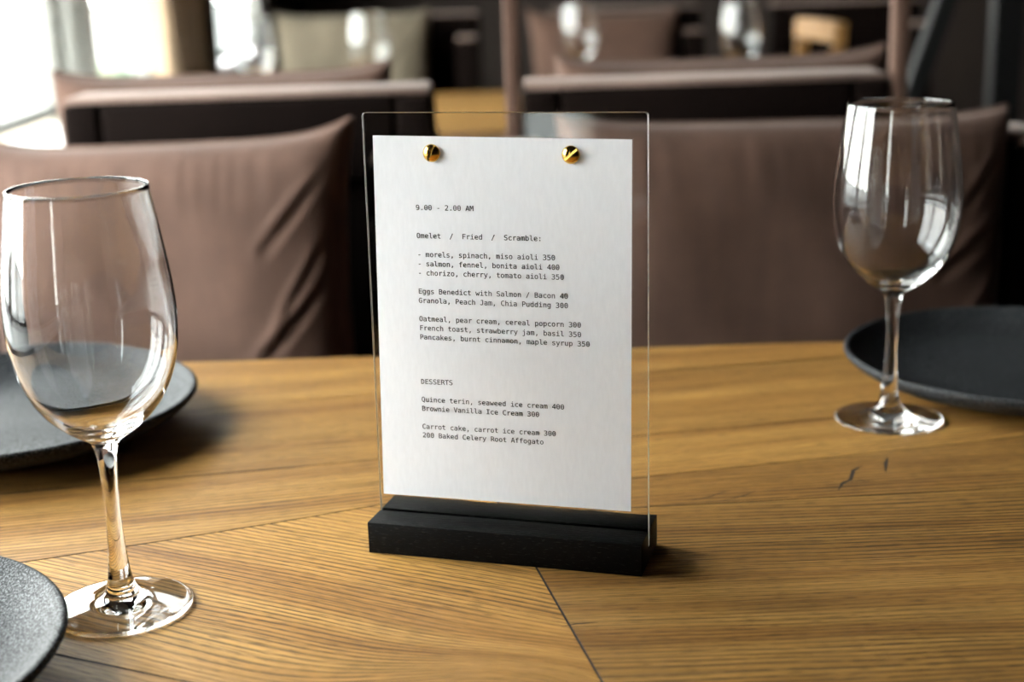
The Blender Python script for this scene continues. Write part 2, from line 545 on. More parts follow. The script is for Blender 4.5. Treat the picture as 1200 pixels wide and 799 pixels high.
def make_table():
    root = empty('dining_table', (TXC, TYC, FZ))
    bm = bmesh.new()
    uvl = bm.loops.layers.uv.new('grain')
    tl = bm.faces.layers.float.new('tone')
    rnd = random.Random(11)
    zt = -FZ
    th = 0.004
    for (poly, ang, tone) in PLANKS:
        o1, o2 = shrink(poly, 0.0003), shrink(poly, 0.0006)
        ox, oy = rnd.uniform(0, 9), rnd.uniform(0, 9)
        ca, sa = math.cos(ang), math.sin(ang)
        lo = [bm.verts.new((p.x - TXC, p.y - TYC, zt - th)) for p in o1]
        mi = [bm.verts.new((p.x - TXC, p.y - TYC, zt - 0.0005)) for p in o1]
        hi = [bm.verts.new((p.x - TXC, p.y - TYC, zt)) for p in o2]
        fs = [bm.faces.new(hi)]
        n = len(hi)
        for i in range(n):
            j = (i + 1) % n
            fs.append(bm.faces.new((mi[i], mi[j], hi[j], hi[i])))
            fs.append(bm.faces.new((lo[i], lo[j], mi[j], mi[i])))
        for f in fs:
            f[tl] = tone
            f.material_index = 0 if f is fs[0] else 1
            for l in f.loops:
                x, y, z = l.vert.co
                l[uvl].uv = (x * ca + y * sa + ox, -x * sa + y * ca + oy + (z - zt))
    # dark glue bed under the planks and solid core with its edges
    n0 = len(bm.faces)
    add_box(bm, TX0 - TXC, TX1 - TXC, TY0 - TYC, TY1 - TYC, zt - 0.04, zt - 0.0022)
    bm.faces.ensure_lookup_table()
    for f in bm.faces[n0:n0 + 6]:
        f.material_index = 1 if f.normal.z > 0.5 or f.calc_center_median().z > zt - 0.01 else 2
    # drying cracks across the plank behind the stand's shadow
    for pts, wd in CRACKS:
        vs = []
        for i, (x, y) in enumerate(pts):
            a = Vector(pts[max(0, i - 1)])
            b = Vector(pts[min(len(pts) - 1, i + 1)])
            d = (b - a).normalized()
            k = wd * (0.25 if i in (0, len(pts) - 1) else 1.0)
            vs.append((bm.verts.new((x - d.y * k - TXC, y + d.x * k - TYC, zt + 0.00008)), bm.verts.new((x + d.y * k - TXC, y - d.x * k - TYC, zt + 0.00008))))
        for p, q in zip(vs, vs[1:]):
            f = bm.faces.new((p[1], q[1], q[0], p[0]))
            f.material_index = 1
    me = bpy.data.meshes.new('tabletop')
    bm.normal_update()
    bm.to_mesh(me)
    bm.free()
    link('tabletop', me, [M_TABLE, M_SEAM, M_UNDER], root)
    for sx in (-1, 1):
        for sy in (-1, 1):
            cx, cy = sx * 0.52, sy * 0.36
            box('leg', (cx - 0.025, cx + 0.025, cy - 0.025, cy + 0.025, 0, zt - 0.04), M_BLACK, root, 0.003)
    return root
CRACKS = [
    ([(0.196, 0.812), (0.201, 0.823), (0.207, 0.828), (0.213, 0.845), (0.220, 0.852)], 0.0012),
    ([(0.232, 0.840), (0.236, 0.855), (0.240, 0.866)], 0.0014),
    ([(0.203, 0.823), (0.213, 0.826), (0.222, 0.826)], 0.0005),
    ([(0.105, 0.802), (0.118, 0.808), (0.128, 0.816)], 0.0005),
    ([(0.122, 0.800), (0.136, 0.806), (0.146, 0.815)], 0.0005),
    ([(0.020, 0.640), (0.027, 0.6425), (0.038, 0.6435)], 0.0006),
]
table = make_table()
tag(table, 'oak plank dining table that carries the menu stand', 'table', 'inlaid oak dining tables')
t2 = copy_tree(table)
t2.location = (TXC, TYC + 2.47, FZ)
tag(t2, 'oak dining table seen through the gap between the two nearest seats', 'table')

# ------------------------------------------------------------------ the menu stand
SW, SD, SH, SG, TILT = 0.155, 0.0443, 0.018, 0.0216, 0.0248
stand = tag(empty('menu_stand', (-0.0838, 0.7392, 0.0), -0.29), 'upright clear menu stand with black wooden base and white breakfast menu', 'menu stand')
bm = bmesh.new()
gh = 0.0019
prof = [(0, 0), (SD, 0), (SD, SH), (SG + gh, SH), (SG + gh, SH - 0.010), (SG - gh, SH - 0.010), (SG - gh, SH), (0, SH)]
va = [bm.verts.new((0, y, z)) for y, z in prof]
vb = [bm.verts.new((SW, y, z)) for y, z in prof]
bm.faces.new(va[::-1])
bm.faces.new(vb)
for i in range(8):
    j = (i + 1) % 8
    bm.faces.new((va[i], va[j], vb[j], vb[i]))
bmesh.ops.recalc_face_normals(bm, faces=bm.faces)
bmesh.ops.bevel(bm, geom=[e for e in bm.edges], offset=0.0005, segments=2, profile=0.5, affect='EDGES')
stand_base = from_bm('base', bm, M_BASE, stand, 35)
stand_base['label'] = 'black stained wooden base with a groove'
# sheet frame: x along the stand, z up the leaning panel, origin at the panel's front foot
def leaned(bm):
    bmesh.ops.rotate(bm, verts=bm.verts, cent=(0, 0, 0), matrix=Matrix.Rotation(-TILT, 3, 'X'))
    bmesh.ops.translate(bm, verts=bm.verts, vec=(0, SG, SH))
    return bm
PT = 0.0030
bm = bmesh.new()
add_box(bm, 0.0002, SW - 0.0002, -PT / 2, PT / 2, -0.0095, 0.2238)
vert_e = [e for e in bm.edges if abs(e.verts[0].co.x - e.verts[1].co.x) < 1e-6 and abs(e.verts[0].co.z - e.verts[1].co.z) < 1e-6 and e.verts[0].co.z > 0.1]
bmesh.ops.bevel(bm, geom=vert_e, offset=0.002, segments=5, profile=0.5, affect='EDGES')
bmesh.ops.bevel(bm, geom=[e for e in bm.edges if len(e.link_faces) == 2 and e.calc_face_angle(0) > 1.0], offset=0.00025, segments=1, affect='EDGES')
bm.normal_update()
for f in bm.faces:
    f.material_index = 0 if abs(f.normal.y) > 0.9 else 1
panel = from_bm('acrylic_panel', leaned(bm), [M_ACRYL, M_ACRYL_EDGE], stand, 30)
panel['label'] = 'clear acrylic panel'
PY = -PT / 2 - 0.0002
PC = [(0.0027, 0.0097), (0.1453, 0.0104), (0.1468, 0.2101), (0.0061, 0.2117)]
bm = bmesh.new()
NU, NV = 24, 32
def pap(u, v):
    a = Vector(PC[0]).lerp(Vector(PC[1]), u)
    b = Vector(PC[3]).lerp(Vector(PC[2]), u)
    return a.lerp(b, v)
gridv = {}
for side in (0, 1):
    for i in range(NU + 1):
        for j in range(NV + 1):
            p = pap(i / NU, j / NV)
            gridv[side, i, j] = bm.verts.new((p.x, PY + (0.0001 if side else 0.0), p.y))
for i in range(NU):
    for j in range(NV):
        bm.faces.new([gridv[0, i, j], gridv[0, i + 1, j], gridv[0, i + 1, j + 1], gridv[0, i, j + 1]])
        bm.faces.new([gridv[1, i, j + 1], gridv[1, i + 1, j + 1], gridv[1, i + 1, j], gridv[1, i, j]])
ring = [(i, 0) for i in range(NU)] + [(NU, j) for j in range(NV)] + [(i, NV) for i in range(NU, 0, -1)] + [(0, j) for j in range(NV, 0, -1)]
for a, b in zip(ring, ring[1:] + ring[:1]):
    bm.faces.new([gridv[0, a[0], a[1]], gridv[1, a[0], a[1]], gridv[1, b[0], b[1]], gridv[0, b[0], b[1]]])
paper = from_bm('menu_sheet', leaned(bm), M_PAPER, stand, 40)
paper['label'] = 'white printed menu sheet'

# printed words: monospaced letter outlines, 429 units to a character
GLYPHS = {
    ',': [[[175,106],[263,106],[263,33],[194,-100],[140,-100],[175,33]]],
    '-': [[[124,224],[305,224],[305,167],[124,167]]],
    '.': [[[170,106],[258,106],[258,0],[170,0]]],
    '/': [[[310,520],[376,520],[102,-66],[36,-66]]],
    '0': [[[168,261],[172,279],[182,294],[196,305],[214,308],[232,305],[247,294],[258,279],[261,261],[258,243],[247,228],[232,218],[214,214],[196,218],[181,228],[171,243]],[[214,474],[172,460],[141,421],[123,354],[117,259],[123,165],[141,99],[172,59],[214,46],[258,59],[288,99],[306,165],[312,259],[306,354],[288,421],[258,460]],[[214,529],[288,512],[340,461],[372,376],[383,259],[372,143],[340,58],[288,7],[214,-10],[141,7],[89,58],[57,143],[46,259],[57,376],[89,461],[141,512]]],
    '2': [[[130,59],[369,59],[369,0],[53,0],[53,59],[114,124],[167,180],[208,225],[234,255],[263,293],[281,323],[290,350],[293,377],[287,416],[268,445],[237,464],[197,470],[165,467],[131,459],[95,444],[57,424],[57,495],[93,510],[128,521],[162,527],[196,529],[265,519],[319,489],[354,442],[365,382],[361,349],[350,315],[329,280],[299,242],[276,215],[243,179],[196,129]]],
    '3': [[[270,278],[315,259],[349,230],[369,191],[376,143],[364,79],[327,31],[270,0],[194,-10],[158,-8],[121,-3],[84,5],[48,16],[48,86],[83,70],[118,58],[152,51],[186,49],[237,56],[275,75],[298,107],[306,150],[298,191],[275,222],[239,242],[191,249],[138,249],[138,307],[191,307],[234,312],[267,328],[287,353],[294,387],[288,423],[269,449],[238,465],[197,470],[165,468],[133,463],[99,454],[63,442],[63,507],[103,517],[138,524],[169,528],[197,529],[265,520],[318,491],[352,447],[364,390],[358,351],[340,319],[310,294]]],
    '4': [[[256,456],[92,181],[256,181]],[[244,520],[326,520],[326,181],[395,181],[395,124],[326,124],[326,0],[256,0],[256,124],[36,124],[36,190]]],
    '5': [[[72,520],[335,520],[335,461],[136,461],[136,333],[151,338],[166,341],[181,343],[197,344],[269,332],[325,296],[360,240],[372,167],[360,93],[323,37],[264,2],[187,-10],[147,-9],[111,-5],[79,2],[50,12],[50,84],[82,68],[114,58],[147,51],[180,49],[232,57],[270,80],[294,117],[302,167],[293,216],[269,253],[230,277],[178,284],[150,283],[123,278],[97,270],[72,259]]],
    '9': [[[208,231],[248,239],[278,263],[297,301],[304,352],[297,403],[278,442],[248,466],[208,474],[167,467],[137,443],[119,405],[114,352],[119,299],[137,261],[166,238]],[[82,11],[82,76],[105,64],[129,56],[154,51],[180,49],[239,62],[282,99],[307,162],[316,248],[296,217],[270,194],[238,180],[202,175],[135,187],[85,222],[55,278],[44,353],[55,428],[87,483],[138,518],[206,529],[285,513],[339,464],[370,380],[381,259],[368,144],[330,59],[268,7],[183,-10],[158,-9],[132,-5],[107,2]]],
    ':': [[[170,370],[258,370],[258,265],[170,265]],[[170,106],[258,106],[258,0],[170,0]]],
    'A': [[[214,458],[140,192],[289,192]],[[172,520],[257,520],[416,0],[344,0],[305,135],[123,135],[86,0],[13,0]]],
    'B': [[[128,248],[128,58],[212,58],[264,63],[299,79],[319,108],[325,150],[318,194],[298,224],[262,242],[212,248]],[[128,462],[128,305],[210,305],[254,310],[284,325],[301,350],[307,388],[301,422],[284,445],[255,458],[210,462]],[[58,520],[212,520],[282,511],[335,485],[367,444],[378,388],[372,345],[355,313],[326,290],[287,278],[332,263],[367,235],[389,194],[396,143],[384,81],[350,36],[292,9],[212,0],[58,0]]],
    'C': [[[374,18],[346,6],[319,-3],[290,-8],[259,-10],[170,8],[104,61],[62,146],[48,259],[62,373],[104,458],[170,511],[259,529],[290,527],[319,522],[346,513],[374,501],[374,429],[347,447],[318,461],[289,469],[259,472],[199,459],[156,419],[130,353],[122,259],[130,166],[156,100],[199,60],[259,47],[289,50],[319,58],[347,72],[374,91]]],
    'D': [[[152,58],[227,69],[276,101],[302,163],[311,259],[302,357],[276,418],[227,451],[152,462],[118,462],[118,58]],[[153,520],[257,504],[329,456],[371,376],[385,259],[371,144],[329,63],[257,16],[153,0],[48,0],[48,520]]],
    'E': [[[69,520],[377,520],[377,461],[139,461],[139,307],[367,307],[367,248],[139,248],[139,59],[384,59],[384,0],[69,0]]],
    'F': [[[81,520],[387,520],[387,461],[152,461],[152,307],[365,307],[365,248],[152,248],[152,0],[81,0]]],
    'G': [[[384,43],[354,20],[321,3],[284,-7],[244,-10],[157,8],[91,61],[49,146],[36,259],[49,373],[91,458],[158,511],[246,529],[278,527],[309,520],[338,508],[367,492],[367,420],[338,443],[309,459],[278,469],[246,472],[186,459],[143,419],[118,353],[109,259],[117,165],[142,99],[184,60],[244,47],[266,48],[285,52],[302,59],[317,69],[317,209],[242,209],[242,267],[384,267]]],
    'I': [[[70,520],[359,520],[359,461],[250,461],[250,59],[359,59],[359,0],[70,0],[70,59],[179,59],[179,461],[70,461]]],
    'J': [[[38,21],[38,103],[70,79],[103,61],[138,51],[173,47],[216,53],[243,73],[258,110],[263,170],[263,461],[130,461],[130,520],[333,520],[333,170],[324,86],[296,31],[247,0],[173,-10],[140,-8],[107,-2],[73,7]]],
    'M': [[[30,520],[124,520],[214,255],[304,520],[399,520],[399,0],[334,0],[334,459],[241,185],[188,185],[95,459],[95,0],[30,0]]],
    'O': [[[315,259],[309,358],[292,423],[261,460],[214,472],[169,460],[138,423],[120,358],[114,259],[120,161],[138,96],[169,59],[214,47],[261,59],[292,96],[309,161]],[[389,259],[378,141],[346,57],[291,7],[214,-10],[138,7],[84,56],[51,140],[41,259],[51,378],[84,462],[138,513],[214,529],[291,513],[346,462],[378,378]]],
    'P': [[[139,462],[139,267],[220,267],[264,273],[296,292],[317,323],[324,365],[317,406],[297,436],[264,456],[220,462]],[[69,520],[220,520],[297,510],[352,480],[386,432],[397,365],[386,297],[353,248],[297,219],[220,209],[139,209],[139,0],[69,0]]],
    'Q': [[[228,-9],[221,-10],[214,-10],[138,7],[84,57],[51,141],[41,259],[51,378],[84,462],[138,513],[214,529],[291,513],[346,462],[378,378],[389,259],[383,167],[365,95],[335,41],[292,7],[362,-59],[310,-94]],[[315,259],[309,358],[292,423],[261,460],[214,472],[169,460],[138,423],[120,358],[114,259],[120,161],[138,96],[169,59],[214,47],[261,59],[292,96],[309,161]]],
    'R': [[[265,245],[290,235],[311,219],[332,190],[359,142],[429,0],[354,0],[292,131],[266,177],[244,204],[219,216],[188,220],[120,220],[120,0],[50,0],[50,520],[195,520],[270,510],[326,481],[360,434],[372,369],[365,323],[343,285],[310,259]],[[120,462],[120,278],[197,278],[241,283],[273,300],[291,329],[297,369],[291,409],[271,438],[239,456],[195,462]]],
    'S': [[[352,502],[352,431],[320,449],[288,462],[256,470],[223,472],[179,466],[144,449],[123,422],[116,386],[120,356],[135,334],[162,317],[205,304],[242,295],[306,273],[349,242],[374,198],[382,142],[371,77],[336,29],[280,0],[203,-10],[166,-8],[129,-2],[92,8],[55,21],[55,96],[94,74],[131,59],[167,50],[203,47],[250,53],[286,71],[308,99],[315,138],[310,172],[295,197],[267,215],[224,229],[186,237],[124,258],[81,287],[57,326],[48,376],[60,438],[95,487],[150,519],[220,529],[250,528],[283,522],[317,514]]],
    'T': [[[16,520],[413,520],[413,461],[250,461],[250,0],[180,0],[180,461],[16,461]]],
    'V': [[[214,59],[337,520],[409,520],[257,0],[172,0],[20,520],[93,520]]],
    'a': [[[244,196],[223,196],[174,191],[139,176],[117,152],[110,118],[116,86],[132,63],[157,48],[190,44],[238,53],[274,80],[296,124],[304,182],[304,196]],[[369,222],[369,0],[304,0],[304,58],[281,28],[253,6],[218,-6],[177,-10],[123,-2],[82,24],[55,63],[46,114],[57,171],[90,212],[144,238],[218,246],[304,246],[304,256],[298,297],[281,324],[250,340],[206,345],[173,343],[140,336],[107,324],[75,308],[75,372],[110,384],[143,393],[175,398],[206,399],[251,396],[289,385],[320,367],[344,342],[356,323],[363,299],[367,267]]],
    'b': [[[320,195],[314,260],[296,307],[267,336],[226,345],[185,336],[155,307],[137,260],[131,195],[137,130],[155,83],[185,54],[226,44],[267,54],[296,82],[314,129]],[[131,340],[150,365],[174,384],[203,396],[236,399],[299,386],[347,345],[377,281],[387,196],[377,110],[347,45],[299,4],[235,-10],[203,-6],[174,5],[150,24],[131,49],[131,0],[67,0],[67,542],[131,542]]],
    'c': [[[369,20],[343,7],[316,-3],[289,-8],[260,-10],[180,3],[119,44],[81,109],[68,195],[81,280],[119,345],[180,386],[260,399],[288,398],[315,392],[342,383],[369,369],[369,302],[344,322],[318,335],[291,343],[260,345],[207,335],[168,306],[144,259],[135,195],[144,131],[168,83],[207,54],[260,44],[292,47],[320,54],[346,68],[369,86]]],
    'd': [[[299,340],[299,542],[363,542],[363,0],[299,0],[299,49],[280,24],[256,5],[227,-6],[195,-10],[131,4],[83,45],[53,110],[43,196],[53,281],[84,345],[132,386],[195,399],[228,396],[257,384],[281,366]],[[110,195],[116,129],[134,82],[163,54],[204,44],[245,54],[275,83],[293,130],[299,195],[293,260],[275,307],[245,336],[204,345],[163,336],[134,307],[116,260]]],
    'e': [[[387,211],[387,180],[110,180],[110,178],[118,121],[143,79],[183,53],[237,44],[268,47],[301,54],[335,66],[372,84],[372,20],[336,7],[302,-3],[268,-8],[236,-10],[155,4],[94,44],[56,109],[43,195],[55,279],[93,344],[151,385],[227,399],[293,387],[344,349],[376,289]],[[323,230],[316,279],[296,316],[266,338],[224,345],[182,337],[148,314],[124,278],[112,229]]],
    'f': [[[370,542],[370,489],[297,489],[268,485],[249,474],[239,455],[236,424],[236,390],[370,390],[370,340],[236,340],[236,0],[172,0],[172,340],[68,340],[68,390],[172,390],[172,417],[179,473],[201,511],[239,534],[293,542]]],
    'g': [[[299,198],[293,262],[275,308],[246,336],[207,345],[165,336],[135,308],[117,262],[110,198],[117,135],[135,88],[166,60],[208,50],[247,60],[275,88],[293,135]],[[363,25],[352,-52],[321,-108],[270,-142],[200,-153],[172,-152],[144,-148],[115,-142],[86,-134],[86,-71],[119,-85],[148,-94],[175,-100],[200,-102],[244,-95],[275,-74],[293,-37],[299,16],[299,18],[299,62],[281,33],[257,13],[228,1],[193,-3],[131,11],[84,52],[53,116],[43,198],[53,281],[84,345],[131,386],[193,399],[227,396],[256,384],[280,365],[299,338],[299,389],[363,389]]],
    'h': [[[366,242],[366,0],[302,0],[302,242],[297,287],[283,319],[259,337],[225,344],[186,336],[156,312],[138,273],[132,220],[132,0],[68,0],[68,542],[132,542],[132,331],[152,361],[178,382],[210,395],[248,399],[300,390],[337,360],[359,311]]],
    'i': [[[89,390],[253,390],[253,50],[380,50],[380,0],[62,0],[62,50],[189,50],[189,340],[89,340]],[[189,542],[253,542],[253,461],[189,461]]],
    'j': [[[209,-7],[209,340],[99,340],[99,390],[273,390],[273,-7],[265,-67],[242,-112],[204,-139],[153,-148],[65,-148],[65,-94],[146,-94],[174,-89],[193,-72],[205,-45]],[[209,542],[273,542],[273,461],[209,461]]],
    'k': [[[82,542],[148,542],[148,228],[317,390],[394,390],[241,243],[419,0],[340,0],[196,201],[148,156],[148,0],[82,0]]],
    'l': [[[222,141],[226,103],[238,76],[258,60],[285,54],[360,54],[360,0],[279,0],[228,9],[190,37],[166,81],[158,141],[158,495],[56,495],[56,546],[222,546]]],
    'm': [[[235,350],[249,372],[265,387],[286,396],[310,399],[350,390],[376,363],[390,311],[395,226],[395,0],[337,0],[337,223],[334,290],[327,326],[314,341],[294,346],[270,340],[256,324],[248,288],[245,223],[245,0],[187,0],[187,223],[184,291],[177,326],[163,341],[141,346],[120,340],[106,324],[99,288],[96,223],[96,0],[38,0],[38,390],[96,390],[96,357],[109,375],[125,388],[143,397],[164,399],[188,396],[208,387],[224,372]]],
    'n': [[[366,242],[366,0],[302,0],[302,242],[297,287],[283,319],[259,337],[225,344],[186,336],[156,312],[138,273],[132,220],[132,0],[68,0],[68,390],[132,390],[132,331],[152,361],[178,382],[210,395],[248,399],[300,390],[337,360],[359,311]]],
    'o': [[[214,345],[172,336],[141,307],[122,260],[116,195],[122,129],[141,82],[172,54],[214,44],[258,54],[289,82],[307,129],[314,195],[307,260],[289,307],[258,336]],[[214,399],[286,386],[339,347],[371,282],[382,195],[371,107],[339,42],[286,3],[214,-10],[143,3],[91,42],[58,107],[48,195],[58,282],[91,347],[143,386]]],
    'p': [[[131,49],[131,-148],[66,-148],[66,390],[131,390],[131,340],[149,366],[173,384],[202,396],[235,399],[298,386],[346,345],[376,280],[386,193],[376,108],[345,44],[298,3],[235,-10],[201,-6],[173,5],[149,24]],[[319,195],[313,260],[295,307],[266,336],[225,345],[184,336],[155,307],[137,260],[131,195],[137,130],[155,83],[184,54],[225,44],[266,54],[295,82],[313,129]]],
    'r': [[[402,310],[381,323],[360,333],[338,338],[314,340],[261,331],[222,303],[198,257],[190,194],[190,0],[126,0],[126,390],[190,390],[190,314],[211,350],[240,377],[276,394],[319,399],[341,398],[363,393],[383,386],[402,375]]],
    's': [[[339,376],[339,314],[311,328],[283,338],[255,344],[227,346],[189,342],[162,332],[146,314],[140,289],[144,266],[156,250],[184,237],[236,225],[262,220],[304,206],[334,183],[352,152],[359,113],[348,61],[318,22],[268,-2],[203,-10],[174,-9],[143,-4],[110,4],[74,14],[74,80],[109,64],[143,53],[175,46],[205,44],[242,48],[271,61],[288,81],[294,109],[273,147],[209,171],[206,171],[182,176],[134,191],[101,213],[82,243],[76,282],[85,332],[114,369],[160,392],[222,399],[253,398],[282,394],[311,386]]],
    't': [[[214,501],[214,390],[359,390],[359,340],[214,340],[214,128],[218,92],[230,68],[253,55],[287,51],[359,51],[359,0],[281,0],[220,7],[179,29],[157,68],[150,128],[150,340],[46,340],[46,390],[150,390],[150,501]]],
    'u': [[[68,148],[68,389],[132,389],[132,148],[137,102],[151,70],[174,52],[208,46],[248,54],[278,77],[296,116],[302,169],[302,389],[366,389],[366,0],[302,0],[302,58],[281,29],[255,7],[223,-6],[186,-10],[134,0],[97,29],[75,78]]],
    'w': [[[0,390],[63,390],[131,75],[187,276],[242,276],[298,75],[366,390],[429,390],[338,0],[277,0],[214,214],[153,0],[91,0]]],
    'y': [[[299,125],[281,78],[258,18],[229,-56],[212,-94],[194,-118],[172,-135],[146,-145],[116,-148],[64,-148],[64,-95],[102,-95],[127,-91],[146,-78],[164,-49],[187,6],[36,390],[104,390],[220,85],[334,390],[401,390]]],
    'z': [[[79,391],[362,391],[362,332],[138,52],[362,52],[362,0],[71,0],[71,59],[295,339],[79,339]]],
}
LINES = [
    ("9.00 - 2.00 AM", 29.0, 172.1, 172.1), ("Omelet  /  Fried  /  Scramble:", 28.8, 156.9, 156.9),
    ("- morels, spinach, miso aioli 350", 28.9, 146.7, 146.9), ("- salmon, fennel, bonita aioli 400", 28.85, 141.6, 141.8),
    ("- chorizo, cherry, tomato aioli 350", 28.8, 136.6, 136.6), ("Eggs Benedict with Salmon / Bacon 40", 28.55, 126.4, 126.5),
    ("Granola, Peach Jam, Chia Pudding 300", 28.5, 121.3, 121.4), ("Oatmeal, pear cream, cereal popcorn 300", 28.4, 111.1, 111.2),
    ("French toast, strawberry jam, basil 350", 28.4, 106.0, 106.0), ("Pancakes, burnt cinnamon, maple syrup 350", 28.35, 100.9, 101.0),
    ("DESSERTS", 27.95, 75.6, 75.8), ("Quince terin, seaweed ice cream 400", 27.85, 65.4, 65.6), ("Brownie Vanilla Ice Cream 300", 27.85, 60.2, 60.6),
    ("Carrot cake, carrot ice cream 300", 27.65, 49.8, 50.3), ("200 Baked Celery Root Affogato", 27.65, 44.8, 45.2),
]
PITCH = 2.33
cu = bpy.data.curves.new('printed_text', 'CURVE')
cu.dimensions = '2D'
cu.fill_mode = 'BOTH'
cu.offset = 0.00004
su = PITCH / 429.4 / 1000.0
for (txt, x0, ya, yb) in LINES:
    for k, ch in enumerate(txt):
        if ch == ' ':
            continue
        bx = (x0 + k * PITCH) / 1000.0 - 0.00015
        by = (ya + (yb - ya) * k / max(1, len(txt))) / 1000.0
        for pts in GLYPHS[ch]:
            sp = cu.splines.new('POLY')
            sp.points.add(len(pts) - 1)
            for q, (gx, gy) in zip(sp.points, pts):
                q.co = (bx + gx * su, by + gy * su * 0.97, 0, 1)
            sp.use_cyclic_u = True
tmp = bpy.data.objects.new('printed_text_outline', cu)
C.objects.link(tmp)
bpy.context.view_layer.update()
me = bpy.data.meshes.new_from_object(tmp.evaluated_get(bpy.context.evaluated_depsgraph_get()))
bpy.data.objects.remove(tmp)
bm = bmesh.new()
bm.from_mesh(me)
for v in bm.verts:
    v.co = Vector((v.co.x, PY - 0.00010, v.co.y))
bmesh.ops.recalc_face_normals(bm, faces=bm.faces)
printed = from_bm('printed_text', leaned(bm), M_INK, paper)
printed['label'] = 'black typewritten menu lines'

def screw(cx, cz, ang, seat):
    R0, Hh = 0.0047, 0.0024
    bm = bmesh.new()
    N = 56
    vs = {}
    for i in range(N + 1):
        for j in range(N + 1):
            a, b = 2 * i / N - 1, 2 * j / N - 1
            x = a * math.sqrt(1 - b * b / 2)
            y = b * math.sqrt(1 - a * a / 2)
            r2 = min(1.0, x * x + y * y)
            hgt = 0.0006 + Hh * (math.sqrt(max(0.0, 1.30 - r2)) - math.sqrt(0.30)) / (math.sqrt(1.30) - math.sqrt(0.30))
            vs[i, j] = [x * R0, y * R0, hgt]
    # the driver slot: snap rows to the slot's walls
    ys = {}
    rows = [j for j in range(N + 1)]
    sw = 0.00065
    V = {}
    for (i, j), (x, y, h) in vs.items():
        yy = y
        mid = N // 2
        if abs(j - mid) <= 2:
            yy = {0: 0, 1: sw * 0.98, 2: sw * 1.02}[abs(j - mid)] * (1 if j > mid else -1)
        elif abs(y) < sw * 1.3:
            yy = math.copysign(sw * 1.3, y)
        hh = h
        if abs(j - mid) <= 1:
            hh = min(h, 0.0009)
        V[i, j] = bm.verts.new((x, yy, hh))
    for i in range(N):
        for j in range(N):
            bm.faces.new((V[i, j], V[i + 1, j], V[i + 1, j + 1], V[i, j + 1]))
    rim = [(i, 0) for i in range(N)] + [(N, j) for j in range(N)] + [(i, N) for i in range(N, 0, -1)] + [(0, j) for j in range(N, 0, -1)]
    low = [bm.verts.new((V[r].co.x, V[r].co.y, 0.0)) for r in rim]
    for a in range(len(rim)):
        b = (a + 1) % len(rim)
        bm.faces.new((V[rim[b]], V[rim[a]], low[a], low[b]))
    bmesh.ops.rotate(bm, verts=bm.verts, cent=(0, 0, 0), matrix=Matrix.Rotation(ang, 3, 'Z'))
    bmesh.ops.rotate(bm, verts=bm.verts, cent=(0, 0, 0), matrix=Matrix.Rotation(PI / 2, 3, 'X'))
    bmesh.ops.translate(bm, verts=bm.verts, vec=(cx, seat, cz))
    o = from_bm('screw', leaned(bm), M_BRASS, stand, 38)
    o['label'] = 'domed brass slotted screw'
screw(0.03902, 0.2025, math.radians(66), PY - 0.00002)
screw(0.1148, 0.2022, math.radians(40), PY - 0.00002)

# ------------------------------------------------------------------ wine glasses
def make_glass():
    root = empty('wine_glass')
    # outer outline from foot rim to lip, then the inner wall back down (lip radius 34 mm, widest 42.5 mm)
    foot = [(0.0, 0.0012), (0.012, 0.0010), (0.030, 0.0003), (0.0355, 0.0002), (0.0366, 0.0008), (0.0368, 0.0014), (0.0363, 0.0021), (0.034, 0.0026),
            (0.028, 0.0033), (0.021, 0.0043), (0.015, 0.0056), (0.011, 0.0078), (0.0088, 0.0105)]
    stem = [(0.0088, 0.0105), (0.0074, 0.0140), (0.0060, 0.020), (0.0050, 0.030), (0.0043, 0.042), (0.0040, 0.055), (0.0041, 0.068), (0.0047, 0.079), (0.0060, 0.0875), (0.0078, 0.0915)]
    outer = [(0.0078, 0.0915), (0.0125, 0.0945), (0.0195, 0.0995), (0.0270, 0.1065), (0.0335, 0.1155), (0.0385, 0.127), (0.0414, 0.140), (0.0424, 0.153), (0.0417, 0.168),
             (0.0398, 0.184), (0.0373, 0.201), (0.0349, 0.2165)]
    lip = [(0.0345, 0.2190), (0.0342, 0.2194), (0.0338, 0.2194), (0.0335, 0.2188)]
    inner = [(0.0338, 0.2165), (0.0362, 0.201), (0.0387, 0.184), (0.0406, 0.168), (0.0412, 0.153), (0.0402, 0.140), (0.0372, 0.1275), (0.0321, 0.1165), (0.0255, 0.1082), (0.0180, 0.1020),
             (0.0105, 0.0985), (0.0050, 0.0975), (0.0, 0.0973)]
    f = link('foot', lathe_mesh('foot', spline_prof(foot, 4), 96), M_GLASS, root, True)
    s = link('stem', lathe_mesh('stem', spline_prof(stem, 5), 64), M_GLASS, root, True)
    b = link('bowl', lathe_mesh('bowl', spline_prof(outer, 5) + lip + spline_prof(inner, 5), 128), M_GLASS, root, True)
    return root
def fix_normals(root):
    for o in root.children:
        bm = bmesh.new()
        bm.from_mesh(o.data)
        bmesh.ops.recalc_face_normals(bm, faces=bm.faces)
        # outside must face away from the axis on the outer wall
        bm.faces.ensure_lookup_table()
        f = max(bm.faces, key=lambda q: q.calc_center_median().xy.length)
        c = f.calc_center_median()
        if f.normal.xy.dot(c.xy) < 0:
            bmesh.ops.reverse_faces(bm, faces=bm.faces)
        bm.to_mesh(o.data)
        bm.free()
glass = make_glass()
fix_normals(glass)
glass.location = (-0.2056, 0.6778, 0.0)
glass.scale = (0.97, 0.97, 1.0)
tag(glass, 'empty wine glass on the near table before the pale-lit plate', 'wine glass', 'empty wine glasses')
